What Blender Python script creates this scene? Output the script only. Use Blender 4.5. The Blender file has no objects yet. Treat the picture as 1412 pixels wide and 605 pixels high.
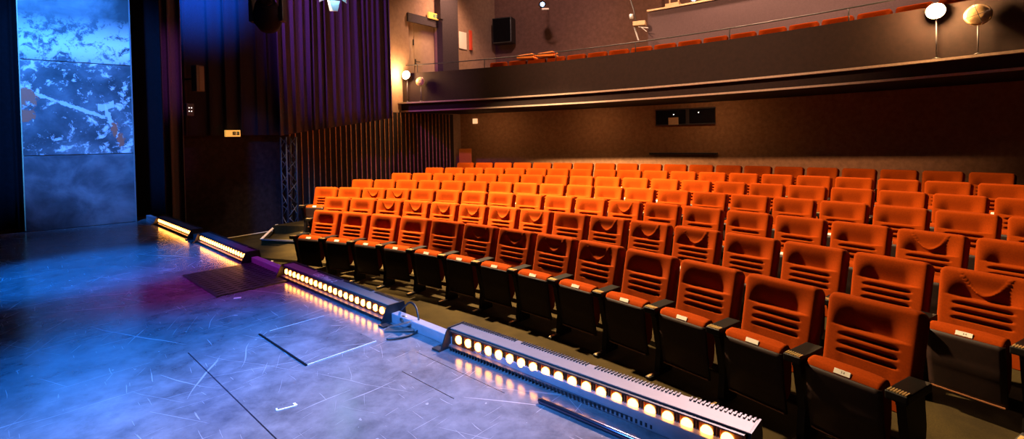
import bpy, bmesh, math, random
from math import sin, cos, pi, sqrt, radians as RD
from mathutils import Vector, Matrix
random.seed(7)
scene = bpy.context.scene
COL = scene.collection

# ------------------------------------------------------------------ camera
FPX, PPX, PPY = 698.24, 706.0, 203.76          # focal length and principal point, pixels of the 1412x605 frame
PITCH, ROLL, EYE = 0.01978, -0.0204, 1.862
_c, _s, _cr, _sr = cos(PITCH), sin(PITCH), cos(ROLL), sin(ROLL)
_R0, _D0, FWD = Vector((1, 0, 0)), Vector((0, -_s, -_c)), Vector((0, _c, -_s))
RIGHT = _cr * _R0 - _sr * _D0
DOWN = _sr * _R0 + _cr * _D0
cam_d = bpy.data.cameras.new('camera')
cam = bpy.data.objects.new('camera', cam_d)
COL.objects.link(cam)
m = Matrix((RIGHT, -DOWN, -FWD)).transposed().to_4x4()
m.translation = (0, 0, EYE)
cam.matrix_world = m
cam_d.sensor_fit = 'HORIZONTAL'
cam_d.sensor_width = 36
cam_d.lens = FPX / 1412 * 36
cam_d.shift_y = -(302.5 - PPY) / 1412
cam_d.clip_start = 0.02
scene.camera = cam
vs = scene.view_settings
vs.view_transform = 'Standard'
vs.look = 'None'
vs.gamma = 1
vs.exposure = 0
vs.use_curve_mapping = False

# ------------------------------------------------------------------ plan of the hall
CX, CY = -7.465, -2.692                          # centre the curved rows turn about
ROW_R = [11.092, 12.153, 13.165, 14.205, 15.220, 16.296, 17.410]
ROW_A = [0.42021, 0.35438, 0.27294, 0.28421, 0.30966, 0.32930, 0.34997]
ROW_Z = [0.0, 0.047, 0.108, 0.172, 0.238, 0.297, 0.362]
ROW_N = [13, 16, 19, 20, 20, 20, 20]
PITCH_SEAT = 0.55
WA, WB = Vector((-2.46, 14.36)), Vector((-4.97, 10.92))   # two points of the left wall
WU = (WA - WB).normalized()
WN = Vector((WU.y, -WU.x))                       # into the hall
STAGE = 1.0


def polar(R, a):
    return Vector((CX + R * sin(a), CY + R * cos(a)))


def wall_angle(R, off=0.0):
    b = WB + WN * off - Vector((CX, CY))
    bb = b.dot(WU)
    t = -bb + sqrt(bb * bb - b.dot(b) + R * R)
    p = b + WU * t
    return math.atan2(p.x, p.y)


def wallp(s, off=0.0, z=0.0):
    p = WB + WU * s + WN * off
    return Vector((p.x, p.y, z))


# stage front edge: D runs along it to the right, N points to the audience
ED = Vector((0.7245, -0.6893, 0))
EN = Vector((0.6893, 0.7245, 0))


def stg(n, t, z=STAGE):
    p = EN * n + ED * t
    return Vector((p.x, p.y, z))


# ------------------------------------------------------------------ mesh helpers
class MB:
    def __init__(self):
        self.bm = bmesh.new()

    def _mark(self, before, mi, mat=None, verts=None):
        for f in self.bm.faces:
            if f.index == -1 or f not in before:
                f.material_index = mi

    def box(self, c, s, mi=0, rot=None, bevel=0.0, seg=2):
        b = bmesh.new()
        bmesh.ops.create_cube(b, size=1)
        bmesh.ops.scale(b, vec=s, verts=b.verts)
        if bevel > 0:
            bmesh.ops.bevel(b, geom=list(b.edges), offset=bevel, segments=seg, affect='EDGES', profile=0.6)
        mt = Matrix.Translation(c)
        if rot is not None:
            mt = mt @ rot.to_4x4()
        bmesh.ops.transform(b, matrix=mt, verts=b.verts)
        return self.add(b, mi)

    def add(self, b, mi=0):
        vm = {}
        for v in b.verts:
            vm[v] = self.bm.verts.new(v.co)
        for f in b.faces:
            try:
                nf = self.bm.faces.new([vm[v] for v in f.verts])
                nf.material_index = mi
                nf.smooth = f.smooth
            except ValueError:
                pass
        b.free()
        return self

    def bar(self, p, q, w, h, mi=0, up=Vector((0, 0, 1)), bevel=0.0):
        p, q = Vector(p), Vector(q)
        x = (q - p)
        L = x.length
        x.normalize()
        y = up.cross(x)
        if y.length < 1e-4:
            y = Vector((0, 1, 0)).cross(x)
        y.normalize()
        z = x.cross(y)
        return self.box((p + q) / 2, (L, w, h), mi, Matrix((x, y, z)).transposed(), bevel)

    def tube(self, pts, r, mi=0, n=8, cap=True):
        pts = [Vector(p) for p in pts]
        rr = r if isinstance(r, (list, tuple)) else [r] * len(pts)
        rings = []
        prev = None
        for i, p in enumerate(pts):
            a = pts[max(0, i - 1)]
            c = pts[min(len(pts) - 1, i + 1)]
            t = (c - a).normalized()
            if prev is None:
                u = t.cross(Vector((0, 0, 1)))
                if u.length < 1e-3:
                    u = t.cross(Vector((0, 1, 0)))
            else:
                u = prev - t * prev.dot(t)
            u.normalize()
            prev = u
            w = t.cross(u)
            rings.append([self.bm.verts.new(p + (u * cos(2 * pi * k / n) + w * sin(2 * pi * k / n)) * rr[i]) for k in range(n)])
        for a, b in zip(rings, rings[1:]):
            for k in range(n):
                f = self.bm.faces.new((a[k], a[(k + 1) % n], b[(k + 1) % n], b[k]))
                f.smooth = True
                f.material_index = mi
        if cap:
            for ring in (rings[0][::-1], rings[-1]):
                f = self.bm.faces.new(ring)
                f.material_index = mi
        return self

    def lathe(self, prof, o, axis, mi=0, n=20):
        """prof: list of (distance along axis, radius)"""
        o, ax = Vector(o), Vector(axis).normalized()
        u = ax.cross(Vector((0, 0, 1)))
        if u.length < 1e-3:
            u = Vector((1, 0, 0))
        u.normalize()
        w = ax.cross(u)
        rings = []
        for d, r in prof:
            rings.append([self.bm.verts.new(o + ax * d + (u * cos(2 * pi * k / n) + w * sin(2 * pi * k / n)) * max(r, 1e-4)) for k in range(n)])
        for a, b in zip(rings, rings[1:]):
            for k in range(n):
                f = self.bm.faces.new((a[k], a[(k + 1) % n], b[(k + 1) % n], b[k]))
                f.smooth = True
                f.material_index = mi
        f = self.bm.faces.new(rings[0][::-1]); f.material_index = mi
        f = self.bm.faces.new(rings[-1]); f.material_index = mi
        return self

    def prism(self, poly, z0, z1, mi=0):
        """poly: list of 2d points (any winding), extruded in z"""
        lo = [self.bm.verts.new((p[0], p[1], z0)) for p in poly]
        hi = [self.bm.verts.new((p[0], p[1], z1)) for p in poly]
        n = len(poly)
        fs = [self.bm.faces.new(lo[::-1]), self.bm.faces.new(hi)]
        for i in range(n):
            fs.append(self.bm.faces.new((lo[i], lo[(i + 1) % n], hi[(i + 1) % n], hi[i])))
        for f in fs:
            f.material_index = mi
        return self

    def sheet(self, grid, mi=0, smooth=True, closed=False):
        vv = [[self.bm.verts.new(p) for p in row] for row in grid]
        for a, b in zip(vv, vv[1:]):
            for k in range(len(a) - 1):
                f = self.bm.faces.new((a[k], a[k + 1], b[k + 1], b[k]))
                f.smooth = smooth
                f.material_index = mi
        return vv

    def build(self, name, mats, parent=None, loc=None, rotz=None, recalc=True, solid=0.0):
        if recalc:
            bmesh.ops.recalc_face_normals(self.bm, faces=self.bm.faces)
        me = bpy.data.meshes.new(name)
        self.bm.to_mesh(me)
        self.bm.free()
        for mt in (mats if isinstance(mats, (list, tuple)) else [mats]):
            me.materials.append(mt)
        o = bpy.data.objects.new(name, me)
        COL.objects.link(o)
        if parent is not None:
            o.parent = parent
        if loc is not None:
            o.location = loc
        if rotz is not None:
            o.rotation_euler = (0, 0, rotz)
        if solid:
            md = o.modifiers.new('thickness', 'SOLIDIFY')
            md.thickness = solid
            md.offset = 0
        return o


def tag(o, label, cat, group=None):
    o['label'] = label
    o['category'] = cat
    if group:
        o['group'] = group
    return o


def thing(name, label, cat, loc=(0, 0, 0), rotz=0, group=None):
    o = bpy.data.objects.new(name, None)
    o.empty_display_size = 0.1
    COL.objects.link(o)
    o.location = loc
    o.rotation_euler = (0, 0, rotz)
    return tag(o, label, cat, group)


def struct(o):
    o['kind'] = 'structure'
    return o


def copy_tree(root):
    r = root.copy()
    COL.objects.link(r)
    for ch in list(root.children):
        c = ch.copy()
        COL.objects.link(c)
        c.parent = r
        for g in list(ch.children):
            d = g.copy()
            COL.objects.link(d)
            d.parent = c
    return r


def arc_solid(mb, prof, a0f, a1, n=60, mi=0):
    """sweeps a closed (R, z) profile about the row centre; a0f gives each radius its start angle"""
    secs = []
    for i in range(n + 1):
        t = i / n
        sec = []
        for R, z in prof:
            a0 = a0f(R)
            p = polar(R, a0 + (a1 - a0) * t)
            sec.append(mb.bm.verts.new((p.x, p.y, z)))
        secs.append(sec)
    k = len(prof)
    for s, t in zip(secs, secs[1:]):
        for j in range(k):
            f = mb.bm.faces.new((s[j], s[(j + 1) % k], t[(j + 1) % k], t[j]))
            f.material_index = mi
    f = mb.bm.faces.new(secs[0]); f.material_index = mi
    f = mb.bm.faces.new(secs[-1][::-1]); f.material_index = mi


# ------------------------------------------------------------------ materials
def new_mat(name):
    mt = bpy.data.materials.new(name)
    mt.use_nodes = True
    nt = mt.node_tree
    b = nt.nodes['Principled BSDF']
    return mt, nt, b


def noise_node(nt, scale, detail=4, rough=0.55, vec=None, dist=0.0):
    n = nt.nodes.new('ShaderNodeTexNoise')
    n.inputs['Scale'].default_value = scale
    n.inputs['Detail'].default_value = detail
    n.inputs['Roughness'].default_value = rough
    n.inputs['Distortion'].default_value = dist
    if vec is not None:
        nt.links.new(vec, n.inputs['Vector'])
    return n


def ramp(nt, fac, stops):
    r = nt.nodes.new('ShaderNodeValToRGB')
    e = r.color_ramp.elements
    while len(e) < len(stops):
        e.new(0.5)
    for el, (p, c) in zip(e, stops):
        el.position = p
        el.color = c if len(c) == 4 else (*c, 1)
    nt.links.new(fac, r.inputs['Fac'])
    return r


def mix(nt, fac, a, b, mode='MIX'):
    n = nt.nodes.new('ShaderNodeMix')
    n.data_type = 'RGBA'
    n.blend_type = mode
    for sock, v in ((n.inputs['Factor'], fac), (n.inputs['A'], a), (n.inputs['B'], b)):
        if hasattr(v, 'is_output') or isinstance(v, bpy.types.NodeSocket):
            nt.links.new(v, sock)
        elif isinstance(v, (tuple, list)):
            sock.default_value = (*v, 1) if len(v) == 3 else v
        else:
            sock.default_value = v
    return n.outputs['Result']


def math_node(nt, op, a, b=None, c=None):
    n = nt.nodes.new('ShaderNodeMath')
    n.operation = op
    for i, v in enumerate((a, b, c)):
        if v is None:
            continue
        if isinstance(v, bpy.types.NodeSocket):
            nt.links.new(v, n.inputs[i])
        else:
            n.inputs[i].default_value = v
    return n.outputs[0]


def plain(name, col, rough=0.6, metal=0.0, var=0.15, scale=30, sheen=0.0, bump=0.0, spec=None):
    mt, nt, b = new_mat(name)
    tc = nt.nodes.new('ShaderNodeTexCoord')
    n = noise_node(nt, scale, 4, 0.6, tc.outputs['Object'])
    lo = tuple(x * (1 - var) for x in col)
    hi = tuple(min(1, x * (1 + var)) for x in col)
    r = ramp(nt, n.outputs['Fac'], [(0.3, lo), (0.7, hi)])
    nt.links.new(r.outputs['Color'], b.inputs['Base Color'])
    b.inputs['Roughness'].default_value = rough
    b.inputs['Metallic'].default_value = metal
    if spec is not None:
        b.inputs['Specular IOR Level'].default_value = spec
    if sheen:
        b.inputs['Sheen Weight'].default_value = sheen
        b.inputs['Sheen Roughness'].default_value = 0.4
        b.inputs['Sheen Tint'].default_value = (*[min(1, x * 1.2) for x in col], 1)
    if bump:
        bp = nt.nodes.new('ShaderNodeBump')
        bp.inputs['Strength'].default_value = bump
        bp.inputs['Distance'].default_value = 0.004
        nt.links.new(n.outputs['Fac'], bp.inputs['Height'])
        nt.links.new(bp.outputs['Normal'], b.inputs['Normal'])
    return mt


def emit(name, col, strength):
    mt, nt, b = new_mat(name)
    b.inputs['Base Color'].default_value = (*col, 1)
    b.inputs['Emission Color'].default_value = (*col, 1)
    b.inputs['Emission Strength'].default_value = strength
    b.inputs['Roughness'].default_value = 0.3
    return mt


M = {}
M['velvet'] = plain('orange_velvet', (0.158, 0.0205, 0.0006), 0.95, var=0.12, scale=90, sheen=0.06, bump=0.1, spec=0.04)
M['seat_shell'] = plain('seat_shell', (0.011, 0.0035, 0.002), 0.55, var=0.3, scale=40, spec=0.25)
M['shell_edge'] = plain('shell_edge', (0.18, 0.07, 0.03), 0.35, var=0.1)
M['arm_black'] = plain('arm_black', (0.003, 0.002, 0.0015), 0.5, var=0.2, spec=0.18)
M['brass'] = plain('brass', (0.75, 0.55, 0.25), 0.35, metal=0.8, var=0.1)
M['steel'] = plain('steel', (0.55, 0.5, 0.45), 0.3, metal=0.9, var=0.1)
M['dark_steel'] = plain('dark_steel', (0.16, 0.15, 0.22), 0.22, metal=0.9, var=0.1)
M['plate_white'] = plain('plate_white', (0.42, 0.39, 0.34), 0.5, var=0.03)
M['ink'] = plain('ink', (0.03, 0.025, 0.02), 0.6, var=0.05)
M['black_metal'] = plain('black_metal', (0.02, 0.02, 0.022), 0.45, var=0.2)
M['grey_metal'] = plain('grey_metal', (0.16, 0.148, 0.145), 0.5, metal=0.1, var=0.06, scale=25)
M['dark_grey_metal'] = plain('dark_grey_metal', (0.10, 0.095, 0.11), 0.45, metal=0.3, var=0.1)
M['led_reflector'] = plain('led_reflector', (0.12, 0.034, 0.006), 0.35, var=0.2)
M['led_lens'] = emit('led_lens', (1.0, 0.35, 0.055), 16.0)
M['curtain'] = plain('stage_curtain_cloth', (0.075, 0.06, 0.085), 0.85, var=0.2, scale=60, sheen=0.35)
M['black_matte'] = plain('black_matte', (0.006, 0.006, 0.008), 0.85, var=0.2, spec=0.1)
M['curtain_dark'] = plain('dark_curtain_cloth', (0.022, 0.020, 0.034), 0.9, var=0.2, scale=60, sheen=0.15, spec=0.1)
M['black_cloth'] = plain('black_cloth', (0.003, 0.0025, 0.004), 0.95, var=0.3, spec=0.1)
M['wall_black'] = plain('wall_black', (0.020, 0.012, 0.014), 0.85, var=0.4, scale=12, spec=0.15)
M['wall_brown'] = plain('wall_brown', (0.16, 0.085, 0.07), 0.85, var=0.16, scale=9, spec=0.2)
M['wall_under'] = plain('wall_under_balcony', (0.30, 0.15, 0.075), 0.9, var=0.2, scale=12, spec=0.15)
M['wall_cream'] = plain('wall_cream', (0.34, 0.215, 0.15), 0.85, var=0.14, scale=9, spec=0.2)
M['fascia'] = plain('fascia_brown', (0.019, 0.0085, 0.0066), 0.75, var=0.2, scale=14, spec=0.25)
M['ledge'] = plain('ledge_paint', (0.42, 0.31, 0.24), 0.4, var=0.15)
M['pillar'] = plain('pillar_paint', (0.045, 0.03, 0.035), 0.8, var=0.2)
M['batten_back'] = plain('batten_back', (0.010, 0.004, 0.003), 0.8, var=0.3)
M['batten_wood'] = plain('batten_wood', (0.58, 0.27, 0.12), 0.6, var=0.35, scale=14)
M['door_paint'] = plain('door_paint', (0.46, 0.31, 0.20), 0.7, var=0.08, scale=8)
M['ceiling'] = plain('ceiling_black', (0.012, 0.011, 0.012), 0.9, var=0.3)
M['nosing_white'] = plain('nosing_white', (0.80, 0.62, 0.42), 0.5, var=0.1)
M['wood_pale'] = plain('wood_pale', (0.62, 0.42, 0.24), 0.5, var=0.15)
M['booth'] = plain('booth_grey', (0.075, 0.043, 0.052), 0.8, var=0.12)
M['red'] = plain('red_paint', (0.62, 0.07, 0.03), 0.5, var=0.08)
M['glass_dark'] = plain('glass_dark', (0.010, 0.008, 0.008), 0.08, var=0.1)
M['trim_blue'] = plain('edge_trim_metal', (0.42, 0.43, 0.48), 0.35, metal=0.35, var=0.08)
M['paper'] = plain('paper', (0.85, 0.80, 0.72), 0.7, var=0.03)
M['sign_yellow'] = emit('sign_yellow', (1.0, 0.50, 0.10), 0.75)
M['sign_green'] = plain('sign_green', (0.03, 0.26, 0.10), 0.5, var=0.05)
M['lamp_glow'] = emit('lamp_glow', (1.0, 0.72, 0.36), 45.0)
M['lamp_glass'] = plain('lamp_glass', (0.62, 0.42, 0.20), 0.25, var=0.15)
M['cyan_glow'] = emit('cyan_glow', (0.35, 0.75, 1.0), 12.0)
M['cyan_blade'] = plain('barn_door_metal', (0.62, 0.66, 0.70), 0.4, metal=0.2, var=0.08)
M['blue_dot'] = emit('blue_dot', (0.35, 0.55, 1.0), 14.0)
M['white_dot'] = emit('white_dot', (1.0, 0.9, 0.8), 4.0)
M['cushion_old'] = plain('cushion_old', (0.80, 0.24, 0.035), 0.9, var=0.12, scale=40)
M['carpet'] = None


def carpet():
    mt, nt, b = new_mat('brown_carpet')
    tc = nt.nodes.new('ShaderNodeTexCoord')
    n1 = noise_node(nt, 220, 3, 0.7, tc.outputs['Object'])
    n2 = noise_node(nt, 2.2, 4, 0.6, tc.outputs['Object'])
    r1 = ramp(nt, n1.outputs['Fac'], [(0.3, (0.016, 0.0105, 0.0025)), (0.7, (0.044, 0.029, 0.007))])
    r2 = ramp(nt, n2.outputs['Fac'], [(0.38, (0.55, 0.55, 0.55)), (0.62, (1, 1, 1))])
    nt.links.new(mix(nt, 1.0, r1.outputs['Color'], r2.outputs['Color'], 'MULTIPLY'), b.inputs['Base Color'])
    b.inputs['Roughness'].default_value = 0.95
    b.inputs['Specular IOR Level'].default_value = 0.1
    bp = nt.nodes.new('ShaderNodeBump')
    bp.inputs['Strength'].default_value = 0.3
    bp.inputs['Distance'].default_value = 0.005
    nt.links.new(n1.outputs['Fac'], bp.inputs['Height'])
    nt.links.new(bp.outputs['Normal'], b.inputs['Normal'])
    return mt


M['carpet'] = carpet()


def stage_paint():
    """worn dark stage paint: board seams, long scuffs and chalky scratches"""
    mt, nt, b = new_mat('worn_stage_paint')
    tc = nt.nodes.new('ShaderNodeTexCoord')
    P = tc.outputs['Object']
    big = noise_node(nt, 0.9, 5, 0.6, P)
    mid = noise_node(nt, 9, 8, 0.7, P, 0.2)
    base = ramp(nt, mid.outputs['Fac'], [(0.3, (0.075, 0.073, 0.08)), (0.7, (0.20, 0.195, 0.205))])
    base2 = ramp(nt, big.outputs['Fac'], [(0.3, (0.7, 0.7, 0.7)), (0.7, (1.0, 1.0, 1.0))])
    col = mix(nt, 1.0, base.outputs['Color'], base2.outputs['Color'], 'MULTIPLY')
    scr = None
    for ang, sx, sy, off, th in ((0.35, 0.9, 70, 3.1, 0.69), (-0.85, 1.3, 80, 7.7, 0.695), (1.25, 1.6, 90, 1.3, 0.70),
                                 (-0.30, 0.6, 62, 9.2, 0.715), (2.2, 3.0, 110, 4.4, 0.70), (0.8, 5.0, 120, 2.4, 0.70)):
        mp = nt.nodes.new('ShaderNodeMapping')
        mp.inputs['Rotation'].default_value = (0, 0, ang)
        mp.inputs['Location'].default_value = (off, off * 1.7, 0)
        wob = noise_node(nt, 1.6, 2, 0.5, P)
        add = nt.nodes.new('ShaderNodeVectorMath')
        add.operation = 'MULTIPLY_ADD'
        nt.links.new(wob.outputs['Color'], add.inputs[0])
        add.inputs[1].default_value = (0.14, 0.14, 0)
        nt.links.new(P, add.inputs[2])
        nt.links.new(add.outputs[0], mp.inputs['Vector'])
        sc = nt.nodes.new('ShaderNodeVectorMath')
        sc.operation = 'MULTIPLY'
        nt.links.new(mp.outputs['Vector'], sc.inputs[0])
        sc.inputs[1].default_value = (sx, sy, 1)
        nn = noise_node(nt, 1.0, 2, 0.45, sc.outputs[0])
        r = ramp(nt, nn.outputs['Fac'], [(th, (0, 0, 0)), (th + 0.05, (1, 1, 1))])
        o = r.outputs['Color']
        scr = o if scr is None else mix(nt, 1.0, scr, o, 'LIGHTEN')
    fl = noise_node(nt, 26, 2, 0.5, P)
    flr = ramp(nt, fl.outputs['Fac'], [(0.74, (0, 0, 0)), (0.77, (1, 1, 1))])
    scr = mix(nt, 1.0, scr, flr.outputs['Color'], 'LIGHTEN')
    dust = noise_node(nt, 4.0, 9, 0.75, P, 0.3)
    dr = ramp(nt, dust.outputs['Fac'], [(0.42, (0, 0, 0)), (0.85, (0.34, 0.34, 0.34))])
    col = mix(nt, dr.outputs['Color'], col, (0.42, 0.41, 0.43))
    scrw = mix(nt, 1.0, scr, (0.33, 0.33, 0.33), 'MULTIPLY')
    col = mix(nt, scrw, col, (0.55, 0.53, 0.55))
    # board seams parallel to and across the stage front
    sep = nt.nodes.new('ShaderNodeSeparateXYZ')
    nt.links.new(P, sep.inputs[0])
    nco = math_node(nt, 'ADD', math_node(nt, 'MULTIPLY', sep.outputs['X'], EN.x), math_node(nt, 'MULTIPLY', sep.outputs['Y'], EN.y))
    tco = math_node(nt, 'ADD', math_node(nt, 'MULTIPLY', sep.outputs['X'], ED.x), math_node(nt, 'MULTIPLY', sep.outputs['Y'], ED.y))
    seam = None
    for v, w, t0, t1 in ((0.571, 0.0024, -2.42, 3.0), (1.062, 0.0018, -1.60, -1.30), (1.20, 0.0015, -1.7, -1.2)):
        d = math_node(nt, 'ABSOLUTE', math_node(nt, 'SUBTRACT', nco, v))
        s = math_node(nt, 'LESS_THAN', d, w)
        s = math_node(nt, 'MULTIPLY', s, math_node(nt, 'MULTIPLY', math_node(nt, 'GREATER_THAN', tco, t0), math_node(nt, 'LESS_THAN', tco, t1)))
        seam = s if seam is None else math_node(nt, 'MAXIMUM', seam, s)
    col = mix(nt, seam, col, (0.02, 0.02, 0.025))
    nt.links.new(col, b.inputs['Base Color'])
    rr = ramp(nt, mid.outputs['Fac'], [(0.3, (0.15, 0.15, 0.15)), (0.75, (0.26, 0.26, 0.26))])
    rg = mix(nt, scr, rr.outputs['Color'], (0.5, 0.5, 0.5))
    nt.links.new(rg, b.inputs['Roughness'])
    b.inputs['IOR'].default_value = 1.75
    bp = nt.nodes.new('ShaderNodeBump')
    bp.inputs['Strength'].default_value = 0.12
    bp.inputs['Distance'].default_value = 0.003
    nt.links.new(mid.outputs['Fac'], bp.inputs['Height'])
    nt.links.new(bp.outputs['Normal'], b.inputs['Normal'])
    return mt


M['stage'] = stage_paint()


def scenic_paint(name, white, seed, rust=False):
    mt, nt, b = new_mat(name)
    tc = nt.nodes.new('ShaderNodeTexCoord')
    mp = nt.nodes.new('ShaderNodeMapping')
    mp.inputs['Location'].default_value = (seed, seed * 0.7, seed * 0.3)
    nt.links.new(tc.outputs['Object'], mp.inputs['Vector'])
    V = mp.outputs['Vector']
    n1 = noise_node(nt, 2.6, 5, 0.55, V, 0.3)
    n2 = noise_node(nt, 4.2, 8, 0.72, V, 1.0)
    n3 = noise_node(nt, 13, 6, 0.7, V, 0.6)
    c1 = ramp(nt, n1.outputs['Fac'], [(0.34, (0.010, 0.014, 0.018)), (0.50, (0.055, 0.065, 0.075)), (0.68, (0.15, 0.165, 0.18))])
    fl = mix(nt, 0.45, n2.outputs['Fac'], n3.outputs['Fac'])
    fr = ramp(nt, fl, [(0.60 - white, (0, 0, 0)), (0.66 - white, (1, 1, 1))])
    sep = nt.nodes.new('ShaderNodeSeparateXYZ')
    nt.links.new(tc.outputs['Object'], sep.inputs[0])
    # the flaking white band runs across the board
    cur = fr.outputs['Color']
    if name == 'scenic_paint_upper':
        band = ramp(nt, math_node(nt, 'ABSOLUTE', math_node(nt, 'SUBTRACT', sep.outputs['Z'], 2.93)), [(0.05, (1, 1, 1)), (0.34, (0, 0, 0))])
        cur = mix(nt, 1.0, cur, band.outputs['Color'], 'MULTIPLY')
    col = mix(nt, cur, c1.outputs['Color'], (0.60, 0.60, 0.60))
    if rust:
        for (x0, x1, z0, sl, wd) in ((0.10, 0.66, 2.42, -0.44, 0.020), (0.66, 0.80, 2.26, -2.6, 0.07), (0.60, 0.74, 2.28, 0.25, 0.04)):
            zl = math_node(nt, 'ADD', math_node(nt, 'MULTIPLY', math_node(nt, 'SUBTRACT', sep.outputs['X'], x0), sl), z0)
            d = math_node(nt, 'ABSOLUTE', math_node(nt, 'SUBTRACT', sep.outputs['Z'], zl))
            d = math_node(nt, 'ADD', math_node(nt, 'DIVIDE', d, wd), math_node(nt, 'MULTIPLY', math_node(nt, 'SUBTRACT', n3.outputs['Fac'], 0.5), 5.0))
            msk = math_node(nt, 'MULTIPLY', math_node(nt, 'LESS_THAN', d, 0.9), math_node(nt, 'MULTIPLY', math_node(nt, 'GREATER_THAN', sep.outputs['X'], x0), math_node(nt, 'LESS_THAN', sep.outputs['X'], x1)))
            col = mix(nt, math_node(nt, 'MULTIPLY', msk, 0.8), col, (0.6, 0.6, 0.6))
        for (x, z, rx, rz) in ((0.03, 2.38, 0.085, 0.11), (0.03, 2.20, 0.06, 0.07), (0.74, 2.05, 0.035, 0.09), (0.79, 1.94, 0.035, 0.08)):
            dx = math_node(nt, 'DIVIDE', math_node(nt, 'SUBTRACT', sep.outputs['X'], x), rx)
            dz = math_node(nt, 'DIVIDE', math_node(nt, 'SUBTRACT', sep.outputs['Z'], z), rz)
            d = math_node(nt, 'ADD', math_node(nt, 'MULTIPLY', dx, dx), math_node(nt, 'MULTIPLY', dz, dz))
            d = math_node(nt, 'ADD', d, math_node(nt, 'MULTIPLY', math_node(nt, 'SUBTRACT', n3.outputs['Fac'], 0.5), 6.0))
            msk = ramp(nt, d, [(0.7, (1, 1, 1)), (1.0, (0, 0, 0))])
            col = mix(nt, msk.outputs['Color'], col, (0.42, 0.10, 0.045))
    nt.links.new(col, b.inputs['Base Color'])
    b.inputs['Roughness'].default_value = 0.5
    bp = nt.nodes.new('ShaderNodeBump')
    bp.inputs['Strength'].default_value = 0.4
    bp.inputs['Distance'].default_value = 0.01
    nt.links.new(n2.outputs['Fac'], bp.inputs['Height'])
    nt.links.new(bp.outputs['Normal'], b.inputs['Normal'])
    return mt


# ------------------------------------------------------------------ setting
A_END = RD(70)
# auditorium floor: flat front, then low curved tiers
fl = MB()
fl.prism([(-14, -9), (14, -9), (14, 22), (-14, 22)], -0.12, 0.0)


def tier_start(R):
    p0, p1 = Vector((-4.585, 9.15)), Vector((-5.12, 11.0))
    r = (Vector((CX, CY)) - p0).length
    if R >= 13.86:
        return wall_angle(R, 0.02)
    d = (p1 - p0).normalized()
    b = p0 - Vector((CX, CY))
    bb = b.dot(d)
    t = -bb + sqrt(max(0, bb * bb - b.dot(b) + R * R))
    p = b + d * t
    return math.atan2(p.x, p.y)


arc_solid(fl, [(11.22, -0.05), (20.9, -0.05), (20.9, 0.047), (11.22, 0.047)], lambda R: wall_angle(max(R, 11.2), 0.02) if R > 14 else RD(15.5), A_END)
for k in range(2, 7):
    r0 = ROW_R[k] - 0.95
    arc_solid(fl, [(r0, -0.05), (20.9, -0.05), (20.9, ROW_Z[k]), (r0, ROW_Z[k])],
              (lambda R, r0=r0: tier_start(R)) if k == 2 else (lambda R, r0=r0: max(tier_start(R), wall_angle(max(R, 11.3), 0.02))), A_END)
struct(fl.build('floor', M['carpet']))
# nosing of the third tier and the pale aisle edge
nz = MB()
for i in range(24):
    a0, a1 = 0.2385 + i * 0.006, 0.2385 + (i + 1) * 0.006
    R = ROW_R[2] - 0.95
    p, q = polar(R, a0), polar(R, a1)
    nz.bar((p.x, p.y, 0.105), (q.x, q.y, 0.105), 0.03, 0.022)
tag(nz.build('step_nosing', M['dark_grey_metal']), 'dull metal nosing along the front edge of the carpeted side step', 'step edge')
p0, p1 = tier_start(ROW_R[2] - 0.93), tier_start(13.84)
a, b_ = polar(ROW_R[2] - 0.93, p0), polar(13.84, p1)
e = MB()
e.bar((a.x, a.y, 0.112), (b_.x, b_.y, 0.112), 0.05, 0.012, bevel=0.003)
tag(e.build('edge_strip', M['nosing_white']), 'broad pale strip along the sloping left edge of the side step', 'edge strip', 'pale floor strips by the left wall')
e = MB()
e.bar(wallp(-1.35, 0.06, 0.006), wallp(-0.12, 0.06, 0.006), 0.035, 0.012, bevel=0.003)
tag(e.build('edge_strip', M['nosing_white']), 'thin pale strip on the carpet at the foot of the black left wall', 'edge strip', 'pale floor strips by the left wall')
e = MB()
e.bar((-3.80, 7.89, 0.006), (-3.66, 8.42, 0.006), 0.04, 0.012, bevel=0.003)
tag(e.build('edge_strip', M['nosing_white']), 'short pale strip on the carpet beside the left end of the front row', 'edge strip', 'pale floor strips by the left wall')

# walls
CEIL = 7.6


def wall_slab(s0, s1, z0, z1, off, th, mat, name):
    w = MB()
    a, b2 = WB + WU * s0 + WN * off, WB + WU * s1 + WN * off
    c, d = b2 - WN * th, a - WN * th
    w.prism([a, b2, c, d], z0, z1)
    return struct(w.build(name, mat))


wall_slab(-9.5, 0.18, 0, CEIL, 0.0, 0.2, M['wall_black'], 'wall_stage')
# left wall with the doorway opening on the balcony level
s_dl, s_dr = 3.735, 4.835
z_b, z_dt = 2.96, 5.15
w = MB()
for s0, s1, z0, z1 in ((0.18, s_dl, 0, CEIL), (s_dr, 9.0, 0, CEIL), (s_dl, s_dr, 0, z_b), (s_dl, s_dr, z_dt, CEIL)):
    a, b2 = WB + WU * s0, WB + WU * s1
    w.prism([a, b2, b2 - WN * 0.2, a - WN * 0.2], z0, z1)
struct(w.build('wall_left', M['wall_cream']))
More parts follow.
